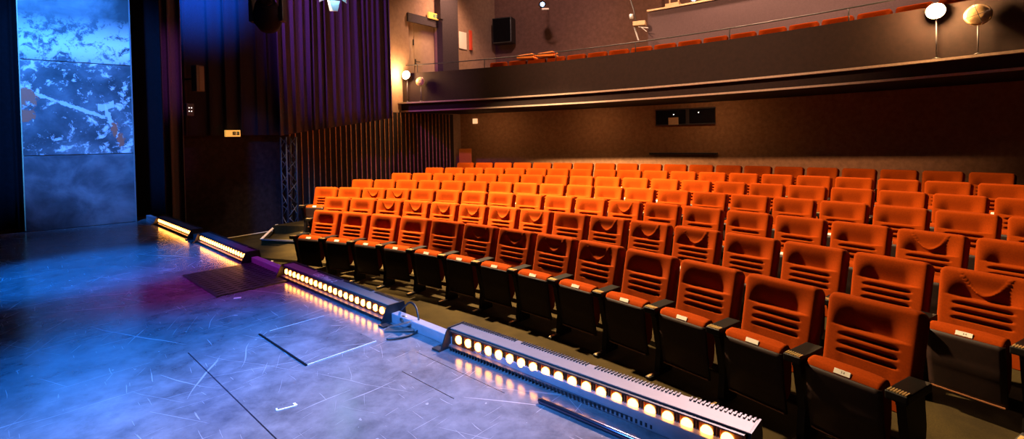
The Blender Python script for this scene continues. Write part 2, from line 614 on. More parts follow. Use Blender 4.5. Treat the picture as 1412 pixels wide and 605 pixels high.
# door in the opening (structure): leaf, second narrow leaf, handles
dr = MB()
dr.prism([WB + WU * (s_dl - 0.1) - WN * 0.16, WB + WU * (s_dr + 0.1) - WN * 0.16, WB + WU * (s_dr + 0.1) - WN * 0.22, WB + WU * (s_dl - 0.1) - WN * 0.22], z_b, z_dt + 0.05)
d1 = struct(dr.build('door_1', M['door_paint']))
dl = MB()
for s0, s1 in ((s_dl + 0.01, s_dl + 0.27), (s_dl + 0.285, s_dr - 0.02)):
    dl.prism([WB + WU * s0 - WN * 0.10, WB + WU * s1 - WN * 0.10, WB + WU * s1 - WN * 0.15, WB + WU * s0 - WN * 0.15], z_b + 0.02, z_dt - 0.02)
dl.build('door_leaf', M['door_paint'], d1)
hd = MB()
hd.bar(wallp(s_dl + 0.31, -0.085, 3.95), wallp(s_dl + 0.31, -0.085, 4.12), 0.03, 0.03)
hd.bar(wallp(s_dl + 0.31, -0.07, 4.05), wallp(s_dl + 0.47, -0.07, 4.05), 0.02, 0.02)
hd.bar(wallp(s_dl + 0.25, -0.085, 4.50), wallp(s_dl + 0.25, -0.085, 4.66), 0.03, 0.04)
hd.build('door_handle', M['black_metal'], d1)
# dark lintel and pillar on the left wall
t = MB()
a, b2 = WB + WU * (s_dl - 0.06) + WN * 0.06, WB + WU * (s_dr + 0.4) + WN * 0.06
t.prism([a, b2, b2 - WN * 0.06, a - WN * 0.06], 5.10, 5.33)
struct(t.build('trim_1', M['pillar']))
t = MB()
a, b2 = WB + WU * (s_dr) + WN * 0.22, WB + WU * (s_dr + 0.68) + WN * 0.22
t.prism([a, b2, b2 - WN * 0.22, a - WN * 0.22], 2.96, CEIL)
t.prism([a + WU * -0.08 + WN * 0.02, a + WU * 0.04 + WN * 0.02, a + WU * 0.04 - WN * 0.22, a - WU * 0.08 - WN * 0.22], 5.33, CEIL)
struct(t.build('trim_2', M['pillar']))

# rear walls follow the rows
w = MB()
arc_solid(w, [(19.2, 0), (19.4, 0), (19.4, 2.7), (19.2, 2.7)], lambda R: wall_angle(R), A_END)
struct(w.build('wall_rear', M['wall_under']))
w = MB()
arc_solid(w, [(20.95, 2.9), (21.15, 2.9), (21.15, CEIL), (20.95, CEIL)], lambda R: wall_angle(R), A_END)
struct(w.build('wall_balcony', M['wall_brown']))
# balcony: slab, ledge and solid parapet
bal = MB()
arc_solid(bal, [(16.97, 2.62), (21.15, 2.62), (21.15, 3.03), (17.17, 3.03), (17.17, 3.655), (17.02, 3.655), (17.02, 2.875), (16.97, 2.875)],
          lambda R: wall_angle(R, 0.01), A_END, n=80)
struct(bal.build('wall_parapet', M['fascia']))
lg = MB()
arc_solid(lg, [(16.86, 2.835), (17.04, 2.835), (17.04, 2.872), (16.86, 2.872)], lambda R: wall_angle(R, 0.01), A_END, n=80)
arc_solid(lg, [(16.94, 2.615), (17.0, 2.615), (17.0, 2.65), (16.94, 2.65)], lambda R: wall_angle(R, 0.01), A_END, n=80)
struct(lg.build('trim_3', M['ledge']))
c = MB()
c.prism([(-14, -9), (14, -9), (14, 22), (-14, 22)], CEIL, CEIL + 0.15)
struct(c.build('ceiling', M['ceiling']))
w = MB()
pA, pB = polar(10.5, A_END), polar(21.5, A_END)
w.bar((pA.x, pA.y, CEIL / 2), (pB.x, pB.y, CEIL / 2), 0.2, CEIL)
struct(w.build('wall_right', M['wall_black']))

# stage platform
sp = MB()
EDGE_N = 1.375
poly = [stg(EDGE_N, -7.2), stg(EDGE_N, 6), stg(-6, 6), stg(-6, -7.2)]
sp.prism([(p.x, p.y) for p in poly], 0.0, STAGE)
stage = struct(sp.build('floor_stage', M['stage']))
# raised metal edge along the front of the stage
et = MB()
et.bar(stg(EDGE_N - 0.03, -7.2, STAGE + 0.022), stg(EDGE_N - 0.03, 6, STAGE + 0.022), 0.045, 0.044, bevel=0.004)
struct(et.build('trim_4', M['trim_blue']))

# dark back wall of the stage behind the painted panel
PL, PR = Vector((-4.977, 5.157, 0)), Vector((-4.301, 5.748, 0))
PD = (PR - PL).normalized()
PN = Vector((PD.y, -PD.x, 0))                     # towards the camera


def curtain(name, p, q, z_lo, z_hi, amp, wave, mat, seed=0, bunch=None, n_per=9, rows=14):
    """pleated cloth hung from p to q; z_lo may be a function of t"""
    rnd = random.Random(seed)
    p, q = Vector(p), Vector(q)
    L = (q - p).length
    d = (q - p) / L
    nrm = Vector((d.y, -d.x, 0))
    n_pl = max(3, int(L / wave))
    widths = [rnd.uniform(0.55, 1.5) for _ in range(n_pl)]
    tot = sum(widths)
    xs, off = [], []
    x = 0
    for wdt in widths:
        wl = wdt / tot * L
        a = amp * rnd.uniform(0.35, 1.3)
        fw = rnd.uniform(0.010, 0.022)
        for f in (0.0, 0.03, 0.06, 0.10, 0.15, 0.25, 0.4, 0.5, 0.6, 0.75, 0.85, 0.90, 0.94, 0.97):
            xs.append(x + wl * f)
            dd_ = min(f, 1 - f) * wl
            off.append(a * math.exp(-(dd_ / fw) ** 2) + 0.25 * a * sin(2 * pi * f))
        x += wl
    xs.append(L); off.append(0.0)
    ph = rnd.uniform(0, 6)
    grid = []
    for r in range(rows + 1):
        v = r / rows
        row = []
        for xx, oo in zip(xs, off):
            lo = z_lo(xx / L) if callable(z_lo) else z_lo
            z = lo + (z_hi - lo) * v
            sway = 0.012 * sin(ph + 3.1 * xx + 2.2 * v) * (1 - v)
            pt = p + d * (xx + sway) + nrm * (oo * (0.75 + 0.35 * (1 - v)) + 0.01 * sin(7 * xx + 5 * v))
            row.append((pt.x, pt.y, z))
        grid.append(row)
    mb = MB()
    mb.sheet(grid)
    return mb.build(name, mat, solid=0.008)


a = PL - PN * 0.35 - PD * 6
b2 = PL - PN * 0.35 + PD * 1.22
tag(curtain('backdrop_curtain', a, b2, STAGE + 0.005, CEIL - 0.05, 0.05, 0.24, M['black_cloth'], 3),
    'black backdrop curtain hanging behind the painted blue panel', 'curtain')
# narrow drape beside the far end of the light bars
tag(curtain('side_drape', (-5.42, 7.55, 0), (-5.05, 7.80, 0), 0.03, CEIL - 0.05, 0.07, 0.12, M['curtain'], 5),
    'narrow purple-grey drape hanging full height right of the painted panel', 'curtain')

# the two house curtains along the left wall
OFFC = 0.30


def wall_s(px, off):
    """distance along the wall plane (offset into the hall) seen at image column px, horizon height"""
    dx = (px - PPX) / FPX
    # p = WB + WU*s + WN*off ; p.x = dx * p.y (roll and pitch are tiny at eye level)
    bx, by = WB.x + WN.x * off, WB.y + WN.y * off
    return (dx * by - bx) / (WU.x - dx * WU.y)


s0, s1, s2 = wall_s(205, OFFC), wall_s(388, OFFC), wall_s(536, OFFC)
tag(curtain('house_curtain', wallp(s0, OFFC), wallp(s1, OFFC), 2.02, CEIL - 0.05, 0.06, 0.28, M['curtain_dark'], 11),
    'dark blue-black curtain with level hem above the black left wall', 'curtain', 'curtains along the left wall')
tag(curtain('house_curtain', wallp(s1 - 0.12, OFFC + 0.1), wallp(s2, OFFC + 0.1), lambda t: 2.0 + 0.42 * t, CEIL - 0.05, 0.075, 0.17, M['curtain'], 12),
    'purple pleated curtain with rising hem above the slatted wall', 'curtain', 'curtains along the left wall')

# slatted panel on the left wall
sl = MB()
s_b0, s_b1 = 0.22, 5.4
a, b2 = WB + WU * s_b0 + WN * 0.04, WB + WU * s_b1 + WN * 0.04
sl.prism([a, b2, b2 - WN * 0.035, a - WN * 0.035], 0.02, 2.6, 0)
s = s_b0 + 0.07
i = 0
while s < s_b1 - 0.05:
    j = random.uniform(-0.012, 0.012)
    a, b2 = WB + WU * (s + j) + WN * 0.062, WB + WU * (s + j + 0.017) + WN * 0.062
    sl.prism([a, b2, b2 - WN * 0.024, a - WN * 0.024], 0.03, 2.59, 1)
    s += 0.145
    i += 1
tag(sl.build('slatted_panel', [M['batten_back'], M['batten_wood']]), 'dark wall panel with thin upright wooden battens left of the seats', 'wall panel')

# lattice tower standing where the black wall meets the battens
tr = thing('lattice_tower', 'slim black lattice tower standing between black wall and slatted panel', 'truss', wallp(0.02, 0.24, 0))
ch = MB()
q = [Vector((WU.x * u * 0.11 + WN.x * v * 0.11, WU.y * u * 0.11 + WN.y * v * 0.11, 0)) for u, v in ((-1, -1), (1, -1), (1, 1), (-1, 1))]
for p in q:
    ch.tube([p, p + Vector((0, 0, 1.98))], 0.016, n=8)
ch.build('chord_tube', M['dark_grey_metal'], tr)
br = MB()
for k in range(8):
    z = 0.05 + k * 0.24
    for i in range(4):
        p, r = q[i], q[(i + 1) % 4]
        if k % 2:
            p, r = r, p
        br.tube([p + Vector((0, 0, z)), r + Vector((0, 0, z + 0.24))], 0.008, n=6)
br.build('diagonal_brace', M['dark_grey_metal'], tr)
bp_ = MB()
bp_.box((0, 0, 0.008), (0.34, 0.34, 0.016), bevel=0.003)
bp_.build('base_plate', M['black_metal'], tr)

# ------------------------------------------------------------------ painted panel on the stage
pan_w = (PR - PL).length
th = math.atan2(PD.y, PD.x)
pt = thing('scenic_panel', 'tall blue-lit panel with flaking white paint standing on the stage', 'scenery panel', (PL.x, PL.y, STAGE), th)
zs = [0.0, 0.777, 1.762, 3.9]
for k, (nm, wht, sd, rust) in enumerate((('scenic_paint_lower', -0.07, 2.0, False), ('scenic_paint_middle', 0.075, 5.0, True), ('scenic_paint_upper', 0.15, 9.3, False))):
    mb = MB()
    mb.box((pan_w / 2, 0.0, (zs[k] + zs[k + 1]) / 2), (pan_w, 0.04, zs[k + 1] - zs[k] - 0.008), bevel=0.002)
    mt = scenic_paint(nm, wht, sd, rust)
    # object coordinates of the boards start at the panel foot; lift to stage height for the paint
    for vtx in mb.bm.verts:
        vtx.co.z += 1.0
    o = mb.build('painted_board', mt, pt)
    o.location = (0, 0, -1.0)
fr = MB()
for x in (0.012, pan_w - 0.012):
    fr.box((x, 0.045, 1.95), (0.045, 0.045, 3.88))
for z in zs[1:3] + [0.03, 3.85]:
    fr.box((pan_w / 2, 0.045, z), (pan_w - 0.05, 0.045, 0.06))
fr.build('timber_frame', M['wood_pale'], pt)
ed = MB()
ed.box((pan_w + 0.006, 0, 1.95), (0.012, 0.05, 3.9))
ed.build('edge_strip', M['grey_metal'], pt)

# ------------------------------------------------------------------ LED bars along the stage edge
BARS = [((-3.829, 5.453), (-2.983, 4.651)), ((-2.721, 4.388), (-1.956, 3.646)), ((-1.441, 3.179), (-0.642, 2.413)), ((-0.234, 2.036), (0.557, 1.333))]
LN = 20


def led_bar(idx, A, B, label):
    A, B = Vector((*A, 0)), Vector((*B, 0))
    d = B - A
    L = d.length
    mid = (A + B) / 2
    rz = math.atan2(d.y, d.x)
    t = thing('led_bar', label, 'stage light', (mid.x, mid.y, STAGE), rz, 'light bars along the stage edge')
    half = L / 2 + 0.055
    # local: x along the bar, +y to the audience, LED face looks to -y
    b = MB()
    b.box((0, 0.048, 0.079), (2 * half, 0.080, 0.006), 0, bevel=0.002)              # top plate
    b.box((0, 0.085, 0.046), (2 * half, 0.006, 0.068), 0)                             # back
    b.box((0, 0.044, 0.014), (2 * half, 0.09, 0.006), 0)                              # underside
    b.build('housing', M['grey_metal'] if idx >= 2 else M['dark_grey_metal'], t)
    f = MB()
    n_f = int(2 * half / 0.0125)
    for k in range(n_f):
        if (k % 26) in (24, 25):
            continue
        x = -half + 0.01 + k * 0.0125
        f.box((x, 0.079, 0.083), (0.0055, 0.020, 0.005))
    f.build('vent_slots', M['black_metal'], t)
    r = MB()
    r.box((0, 0.012, 0.047), (2 * half - 0.02, 0.012, 0.056), 0)
    for k in range(LN - 1):
        x = -L / 2 + (k + 0.5) * L / (LN - 1)
        for dx in (-0.008, 0, 0.008):
            r.box((x + dx, 0.004, 0.047), (0.003, 0.006, 0.044), 0)
    r.build('reflector_strip', M['led_reflector'], t)
    lip = MB()
    lip.box((0, -0.006, 0.0175), (2 * half - 0.03, 0.024, 0.004), 0, bevel=0.001)
    lip.box((0, 0.002, 0.0745), (2 * half - 0.02, 0.014, 0.004), 1)
    n_f = int((2 * half - 0.04) / 0.016)
    for k in range(n_f):
        lip.box((-half + 0.025 + k * 0.016, -0.0185, 0.0135), (0.007, 0.004, 0.012), 1)
    lip.build('front_lip', [M['dark_grey_metal'], M['black_metal']], t)
    for k in range(LN):
        x = -L / 2 + k * L / (LN - 1)
        l = MB()
        l.lathe([(0, 0.0165), (0.006, 0.0165), (0.010, 0.012), (0.0115, 0.003)], (x, 0.006, 0.047), (0, -1, 0), n=16)
        l.build('led_lens', M['led_lens'], t)
    for sx in (-1, 1):
        e = MB()
        x = sx * (half + 0.004)
        poly = [(-0.045, 0.0), (0.10, 0.0), (0.095, 0.05), (0.088, 0.086), (0.0, 0.086), (-0.012, 0.07)]
        lo = [e.bm.verts.new((x - 0.003, y, z)) for y, z in poly]
        hi = [e.bm.verts.new((x + 0.003, y, z)) for y, z in poly]
        e.bm.faces.new(lo[::-1]); e.bm.faces.new(hi)
        for i in range(len(poly)):
            e.bm.faces.new((lo[i], lo[(i + 1) % len(poly)], hi[(i + 1) % len(poly)], hi[i]))
        e.box((x + sx * 0.02, -0.03, 0.004), (0.045, 0.05, 0.008), bevel=0.002)
        e.build('end_bracket', M['black_metal'], t)
    return t


bars = []
for i, (ab, lb) in enumerate(zip(BARS, ('farthest lit LED bar on the stage edge, beside the painted panel end',
                                        'second LED bar from the far end, beside the dark floor mat',
                                        'LED bar with white lettering on top, at the middle of the stage edge',
                                        'nearest LED bar with large round warm lenses on the stage edge'))):
    bars.append(led_bar(i, ab[0], ab[1], lb))
# lettering on top of the third bar
tx = bpy.data.curves.new('bar_lettering', 'FONT')
tx.body = 'LED Pixel 2'
tx.size = 0.052
tx.extrude = 0.0004
to = bpy.data.objects.new('bar_lettering', tx)
COL.objects.link(to)
dg = bpy.context.evaluated_depsgraph_get()
me = bpy.data.meshes.new_from_object(to.evaluated_get(dg))
bpy.data.objects.remove(to)
me.materials.clear()
me.materials.append(M['paper'])
lt = bpy.data.objects.new('lettering', me)
COL.objects.link(lt)
lt.parent = bars[2]
lt.location = (-0.22, 0.018, 0.0828)

# clamp lever and cable at the right end of the third bar
A3, B3 = Vector((*BARS[2][0], 0)), Vector((*BARS[2][1], 0))
d3 = (B3 - A3).normalized()
n3 = Vector((-d3.y, d3.x, 0))
e3 = B3 + d3 * 0.112
br = MB()
v = lambda along, out, z: e3 + d3 * along + n3 * out + Vector((0, 0, STAGE + z))
br.bar(v(0.0, -0.03, 0.006), v(0.115, 0.0, 0.045), 0.022, 0.006, bevel=0.001)
br.bar(v(0.02, -0.06, 0.005), v(0.13, 0.02, 0.012), 0.03, 0.008, bevel=0.001)
br.tube([v(0.02, 0.03, 0.03), v(0.05, 0.03, 0.03)], 0.016, n=12)
tag(br.build('clamp_bracket', M['steel']), 'small steel clamp bracket at the right end of the lettered bar', 'bracket')
cb = MB()
pts = [v(-0.035, 0.06, 0.05), v(0.03, 0.065, 0.10), v(0.09, 0.06, 0.085), v(0.14, 0.035, 0.02), v(0.16, -0.01, 0.007), v(0.155, -0.07, 0.006), v(0.12, -0.12, 0.006)]
fine = []
for i in range(len(pts) - 1):
    p0_, p1_, p2_, p3_ = pts[max(0, i - 1)], pts[i], pts[i + 1], pts[min(len(pts) - 1, i + 2)]
    for k in range(6):
        t_ = k / 6
        fine.append(0.5 * ((2 * p1_) + (p2_ - p0_) * t_ + (2 * p0_ - 5 * p1_ + 4 * p2_ - p3_) * t_ ** 2 + (3 * p1_ - p0_ - 3 * p2_ + p3_) * t_ ** 3))
fine.append(pts[-1])
cb.tube(fine, 0.0045, n=8)
tag(cb.build('power_cable', M['black_metal']), 'short black cable looping from the end of the lettered bar to the stage', 'cable')
# black cable cover joining the second and third bars
a, b2 = Vector((*BARS[1][1], 0)), Vector((*BARS[2][0], 0))
cv = MB()
cv.tube([a + Vector((0.095, -0.02, STAGE + 0.022)), (a * 0.6 + b2 * 0.4) + EN * 0.05 + Vector((0, 0, STAGE + 0.02)), b2 - d3 * 0.12 + EN * 0.05 + Vector((0, 0, STAGE + 0.022))], 0.018, n=10)
tag(cv.build('power_cable', M['black_metal']), 'thick black cable lying between the second and third light bars', 'cable')

# slotted metal tube lying in front of the nearest bar
tb = MB()
a = Vector((0.068, 1.632, STAGE + 0.009))
b2 = Vector((0.62, 1.138, STAGE + 0.009))
dd = (b2 - a).normalized()
tb.tube([a, a + dd * 0.006, a + dd * 0.015, b2], [0.003, 0.008, 0.0095, 0.0095], n=14)
tag(tb.build('metal_tube', M['dark_steel']), 'thin round-ended metal tube lying in front of the nearest bar', 'tube')

# dark perforated mat between the second and third bars
mt_ = MB()
m_o = Vector((-2.04, 3.26, 0))
u1 = Vector((0.52, -0.44, 0)).normalized()
u2 = Vector((0.44, 0.52, 0)).normalized()
mc = (Vector((-2.09, 3.29, 0)) + Vector((-1.45, 3.175, 0))) / 2
ang = math.atan2(ED.y, ED.x)
rot = Matrix.Rotation(ang, 3, 'Z')
for i in range(14):
    p = mc + ED * (-0.325 + i * 0.05)
    mt_.box((p.x, p.y, STAGE + 0.004), (0.034, 0.44, 0.008), 0, rot)
for j in range(8):
    p = mc + EN * (-0.22 + j * 0.063)
    mt_.box((p.x, p.y, STAGE + 0.004), (0.70, 0.02, 0.006), 0, rot)
tag(mt_.build('floor_grille', M['black_metal']), 'black slotted floor grille on the stage between second and third bars', 'floor grille')

# trapdoor with a dark open gap along its left side
td = thing('trapdoor', 'rectangular trapdoor panel with dark gap on the stage floor', 'trapdoor', (*stg(1.0, -2.16)[:2], STAGE), ang)
pl_ = MB()
pl_.box((0, 0, 0.0015), (0.47, 0.30, 0.003))
pl_.build('panel', M['stage'], td)
gp = MB()
gp.box((0, -0.156, 0.0018), (0.48, 0.007, 0.0036))
gp.build('gap', M['black_cloth'], td)
ln = MB()
ln.box((0.238, 0.0, 0.0018), (0.003, 0.30, 0.0036))
ln.build('worn_edge', M['paper'], td)
ln = MB()
ln.box((-0.238, 0.02, 0.0018), (0.002, 0.26, 0.0036))
ln.build('worn_edge', M['paper'], td)
# white tape marks
for pts_, lb in (([(-0.773, 1.613), (-0.723, 1.642)], 'small white angled tape mark on the stage in front of the trapdoor'),):
    tp = MB()
    p, q_ = Vector((*pts_[0], STAGE + 0.001)), Vector((*pts_[1], STAGE + 0.001))
    tp.bar(p, q_, 0.005, 0.002)
    tp.bar(q_, q_ + Vector((-0.014, 0.014, 0)), 0.007, 0.002)
    tp.bar(p, p + Vector((-0.008, 0.012, 0)), 0.005, 0.002)
    tag(tp.build('tape_mark', M['paper']), lb, 'tape mark')
fk = MB()
p = Vector((-1.565, 2.80, STAGE + 0.0015))
fk.bar(p, p + Vector((0.035, 0.012, 0)), 0.018, 0.003, bevel=0.0008)
tag(fk.build('paper_scrap', M['paper']), 'tiny pale paper scrap on the stage below the floor grille', 'scrap')

# ------------------------------------------------------------------ seats
BW, BL, BREC = 0.252, 0.56, RD(14.5)      # half width, slope length, recline


def smooth01(x):
    x = max(0.0, min(1.0, x))
    return x * x * (3 - 2 * x)


def back_depth(u, v, sag):
    """front surface offset (m, + forward) at width u and distance v up the slope"""
    dt = BL - v                              # distance below the top edge
    side = smooth01((0.215 - abs(u)) / 0.125) if dt < 0.190 else smooth01((0.165 - abs(u)) / 0.06)
    if dt < 0.02 or dt > 0.47:
        base = 0.0
    elif dt < 0.190:
        base = -0.060 * smooth01((dt - 0.020) / 0.19)
        if sag:
            edge = 0.165 - 0.080 * (u / 0.10) ** 2
            if dt < edge:
                base = -0.020 * smooth01((dt - 0.03) / 0.09) + 0.008 * smooth01((dt - edge + 0.03) / 0.025)
    else:
        ph = (dt - 0.190) / 0.050
        k = int(ph)
        if k < 3:
            f = ph - k
            base = -0.002 + 0.008 * sin(pi * min(1, f / 0.68)) - 0.052 * smooth01((f - 0.62) / 0.34)
            if f < 0.10:
                base = -0.054 + 0.054 * f / 0.10
        else:
            base = -0.004
    return base * side


def make_back(sag):
    mb = MB()
    nu, nv = 44, 96
    nrm = Vector((0, -cos(BREC), sin(BREC) * 1.0))       # forward normal of the reclined plane
    upv = Vector((0, sin(BREC), cos(BREC)))
    top = Vector((0, 0.0, 0.869))
    org = top - upv * BL
    rc, rr = 0.05, 0.032
    grid = []
    for j in range(nv + 1):
        v = BL * j / nv
        dt = BL - v
        hw = BW
        if dt < rc:
            hw = BW - rc + sqrt(max(0, rc * rc - (rc - dt) ** 2))
        hw -= 0.012 * (1 - v / BL)
        row = []
        for i in range(nu + 1):
            u = hw * sin(pi / 2 * (2 * i / nu - 1)) if False else hw * (2 * i / nu - 1)
            d = back_depth(u, v, sag)
            e = min(hw - abs(u), dt)
            if e < rr:
                d -= rr - sqrt(max(0, rr * rr - (rr - e) ** 2))
            row.append(org + upv * v + nrm * d + Vector((u, 0, 0)))
        grid.append(row)
    vv = mb.sheet(grid)
    loop = [r[0] for r in vv[:-1]] + vv[-1][:-1] + [r[-1] for r in vv[:0:-1]] + vv[0][:0:-1]
    # sides and back
    prev = loop
    for dep, ins in ((-0.085, 0.0), (-0.105, 0.006), (-0.112, 0.02)):
        cur = []
        for vx in loop:
            c = vx.co.copy()
            rel = c - org
            vpos = rel.dot(upv)
            p = org + upv * (vpos - ins * (1 if vpos > BL * 0.5 else -1) * (1 if vpos > BL - 0.06 or vpos < 0.06 else 0)) + Vector((c.x - math.copysign(ins if abs(c.x) > 0.15 else 0, c.x), 0, 0)) + nrm * dep
            cur.append(mb.bm.verts.new(p))
        n = len(cur)
        for i in range(n):
            f = mb.bm.faces.new((prev[i], prev[(i + 1) % n], cur[(i + 1) % n], cur[i]))
            f.smooth = True
        prev = cur
    f = mb.bm.faces.new(prev[::-1])
    return mb


def yz_prism(mb, poly, x0, x1, mi=0, smooth=False):
    lo = [mb.bm.verts.new((x0, y, z)) for y, z in poly]
    hi = [mb.bm.verts.new((x1, y, z)) for y, z in poly]
    n = len(poly)
    fs = [mb.bm.faces.new(lo[::-1]), mb.bm.faces.new(hi)]
    for i in range(n):
        f = mb.bm.faces.new((lo[i], lo[(i + 1) % n], hi[(i + 1) % n], hi[i]))
        f.smooth = smooth
        fs.append(f)
    for f in fs:
        f.material_index = mi


def make_cushion():
    """folded-up cushion: front border strip facing up, then the bulging seat pad"""
    mb = MB()
    nu = 20
    prof = [(-0.344, 0.500, 0), (-0.350, 0.506, 0), (-0.348, 0.514, 0), (-0.330, 0.538, 0), (-0.322, 0.540, 0), (-0.314, 0.541, 1),
            (-0.295, 0.550, 1), (-0.268, 0.553, 1), (-0.240, 0.544, 1), (-0.222, 0.52, 1), (-0.212, 0.47, 1), (-0.206, 0.40, 1), (-0.21, 0.32, 1), (-0.22, 0.25, 1), (-0.25, 0.215, 1),
            (-0.300, 0.215, 0), (-0.318, 0.40, 0)]
    hw = 0.190
    secs = []
    for i in range(nu + 1):
        t = 2 * i / nu - 1
        u = hw * t
        bow = (1 - abs(t) ** 4)
        sec = []
        for y, z, p in prof:
            zz = z
            if p:
                zz = 0.540 + (z - 0.540) * (0.35 + 0.65 * bow) if z > 0.540 else z
                yy = y - (1 - bow) * 0.02 * (1 if y > -0.26 else 0)
            else:
                yy = y
            sec.append(mb.bm.verts.new((u, yy, zz)))
        secs.append(sec)
    k = len(prof)
    for a, b in zip(secs, secs[1:]):
        for j in range(k):
            f = mb.bm.faces.new((a[j], a[(j + 1) % k], b[(j + 1) % k], b[j]))
            f.smooth = True
    mb.bm.faces.new(secs[0][::-1]); mb.bm.faces.new(secs[-1])
    return mb


def make_pan():
    """dark underside shell of the folded seat, slightly bowed, with a thin bottom rail"""
    mb = MB()
    nu, nv = 12, 12
    hw = 0.196
    g, g2 = [], []
    for j in range(nv + 1):
        v = j / nv
        z = 0.512 - 0.385 * v
        y0 = -0.356 + 0.050 * v
        crease = 0.006 * math.exp(-((v - 0.5) / 0.05) ** 2)
        g.append([Vector((hw * (2 * i / nu - 1), y0 - 0.006 * sin(pi * v) - crease + 0.004 * abs(2 * i / nu - 1) ** 4, z)) for i in range(nu + 1)])
        g2.append([p + Vector((0, 0.016, 0)) for p in g[-1]])
    a = mb.sheet(g)
    b = mb.sheet(g2)
    la = [r[0] for r in a[:-1]] + a[-1][:-1] + [r[-1] for r in a[:0:-1]] + a[0][:0:-1]
    lb = [r[0] for r in b[:-1]] + b[-1][:-1] + [r[-1] for r in b[:0:-1]] + b[0][:0:-1]
    for i in range(len(la)):
        mb.bm.faces.new((la[i], la[(i + 1) % len(la)], lb[(i + 1) % len(lb)], lb[i]))
    return mb


def seat_proto(sag):
    t = thing('theatre_seat', '', 'seat')
    make_back(sag).build('backrest', M['velvet'], t)
    make_cushion().build('seat_cushion', M['velvet'], t)
    pn = make_pan().build('seat_shell', M['seat_shell'], t)
    r = MB()
    r.bar((-0.185, -0.308, 0.132), (0.185, -0.308, 0.132), 0.012, 0.007)
    r.build('shell_rail', M['shell_edge'], pn)
    pb = MB()
    pb.box((0.0, -0.3405, 0.5295), (0.085, 0.028, 0.003), 0, Matrix.Rotation(RD(58), 3, 'X'), bevel=0.0008)
    pb.build('number_plate', M['plate_white'], t)
    return t


def side_parts(t, x):
    a = MB()
    # arm pad: rounded block, front tip carries the ribbed strip
    a.box((x, -0.250, 0.522), (0.104, 0.275, 0.046), bevel=0.010, seg=3)
    a.box((x, -0.235, 0.482), (0.040, 0.22, 0.03))
    ar = a.build('armrest', M['arm_black'], t)
    g = MB()
    for k in range(7):
        g.box((x - 0.039 + k * 0.013, -0.360, 0.5465), (0.0070, 0.046, 0.006))
    g.build('ribbed_strip', M['brass'], ar)
    s = MB()
    poly = [(-0.335, 0.47), (-0.12, 0.47), (-0.10, 0.30), (-0.13, 0.04), (-0.13, 0.0), (-0.30, 0.0), (-0.30, 0.04), (-0.28, 0.20), (-0.315, 0.36)]
    yz_prism(s, poly, x - 0.022, x + 0.022)
    st = s.build('side_standard', M['arm_black'], t)
    f = MB()
    f.box((x, -0.31, 0.012), (0.042, 0.22, 0.024), bevel=0.006)
    fo = f.build('foot', M['black_metal'], st)
    g = MB()
    g.box((x, -0.385, 0.026), (0.022, 0.060, 0.006), bevel=0.002)
    g.build('foot_cap', M['brass'], fo) if False else g.build('foot_cap', M['brass'], st)
    return ar


ORD = ['first', 'second', 'third', 'fourth', 'fifth', 'sixth', 'seventh', 'eighth', 'ninth', 'tenth', 'eleventh', 'twelfth', 'thirteenth',
       'fourteenth', 'fifteenth', 'sixteenth', 'seventeenth', 'eighteenth', 'nineteenth', 'twentieth', 'twenty-first', 'twenty-second', 'twenty-third', 'twenty-fourth', 'twenty-fifth', 'twenty-sixth']
ROWNAME = ['the front row', 'the second row', 'the third row', 'the fourth row', 'the fifth row', 'the sixth row', 'the shaded last row']
protos, end_protos = [], []
for sag in (0, 1):
    p = seat_proto(sag)
    side_parts(p, 0.275)
    protos.append(p)
end_p = seat_proto(0)
side_parts(end_p, 0.275)
side_parts(end_p, -0.275)
used = set()
SAG = {0: {5, 6, 7, 8}, 1: {2, 3, 4, 5, 6, 7, 9, 10, 11, 15}, 2: {2, 3, 11, 17}}


def place_seat(proto, x, y, z, rz, label, group):
    if proto.name not in used:
        used.add(proto.name)
        o = proto
    else:
        o = copy_tree(proto)
    o.location = (x, y, z)
    o.rotation_euler = (0, 0, rz)
    o['label'] = label
    o['category'] = 'seat'
    o['group'] = group
    return o


seat_objs = {}
for k in range(7):
    for i in range(ROW_N[k]):
        R = ROW_R[k]
        a = ROW_A[k] + (i + 0.252 / PITCH_SEAT) * PITCH_SEAT / R
        p = polar(R, a)
        sag = i in SAG.get(k, ())
        pr = end_p if i == 0 else protos[1 if sag else 0]
        if i == 0:
            lb = 'orange tip-up seat at the left end of ' + ROWNAME[k]
        elif i == ROW_N[k] - 1:
            lb = 'orange tip-up seat at the right end of ' + ROWNAME[k] if k == 0 else 'rightmost orange tip-up seat in view in ' + ROWNAME[k]
        else:
            lb = 'orange tip-up seat%s, %s from the left in %s' % (' with sagging headrest' if sag else '', ORD[i], ROWNAME[k])
        seat_objs[(k, i)] = place_seat(pr, p.x, p.y, ROW_Z[k], -a, lb, 'orange seats in the stalls rows')


def text_mesh(name, body, size, mat, parent, loc, rot=(0, 0, 0)):
    cu = bpy.data.curves.new(name, 'FONT')
    cu.body = body
    cu.size = size
    cu.extrude = 0.0003
    cu.align_x = 'CENTER'
    cu.align_y = 'CENTER'
    ob = bpy.data.objects.new(name, cu)
    COL.objects.link(ob)
    dgr = bpy.context.evaluated_depsgraph_get()
    mesh = bpy.data.meshes.new_from_object(ob.evaluated_get(dgr))
    bpy.data.objects.remove(ob)
    mesh.materials.clear()
    mesh.materials.append(mat)
    o = bpy.data.objects.new(name, mesh)
    COL.objects.link(o)
    o.parent = parent
    o.location = loc
    o.rotation_euler = rot
    return o


for key in ((0, 12), (1, 15)):
    s = seat_objs[key]
    plate = [c for c in s.children if c.name.startswith('number_plate')][0]
    text_mesh('seat_number', '3 4', 0.016, M['ink'], plate, (0.004, -0.3422, 0.5305), (RD(58), 0, 0))

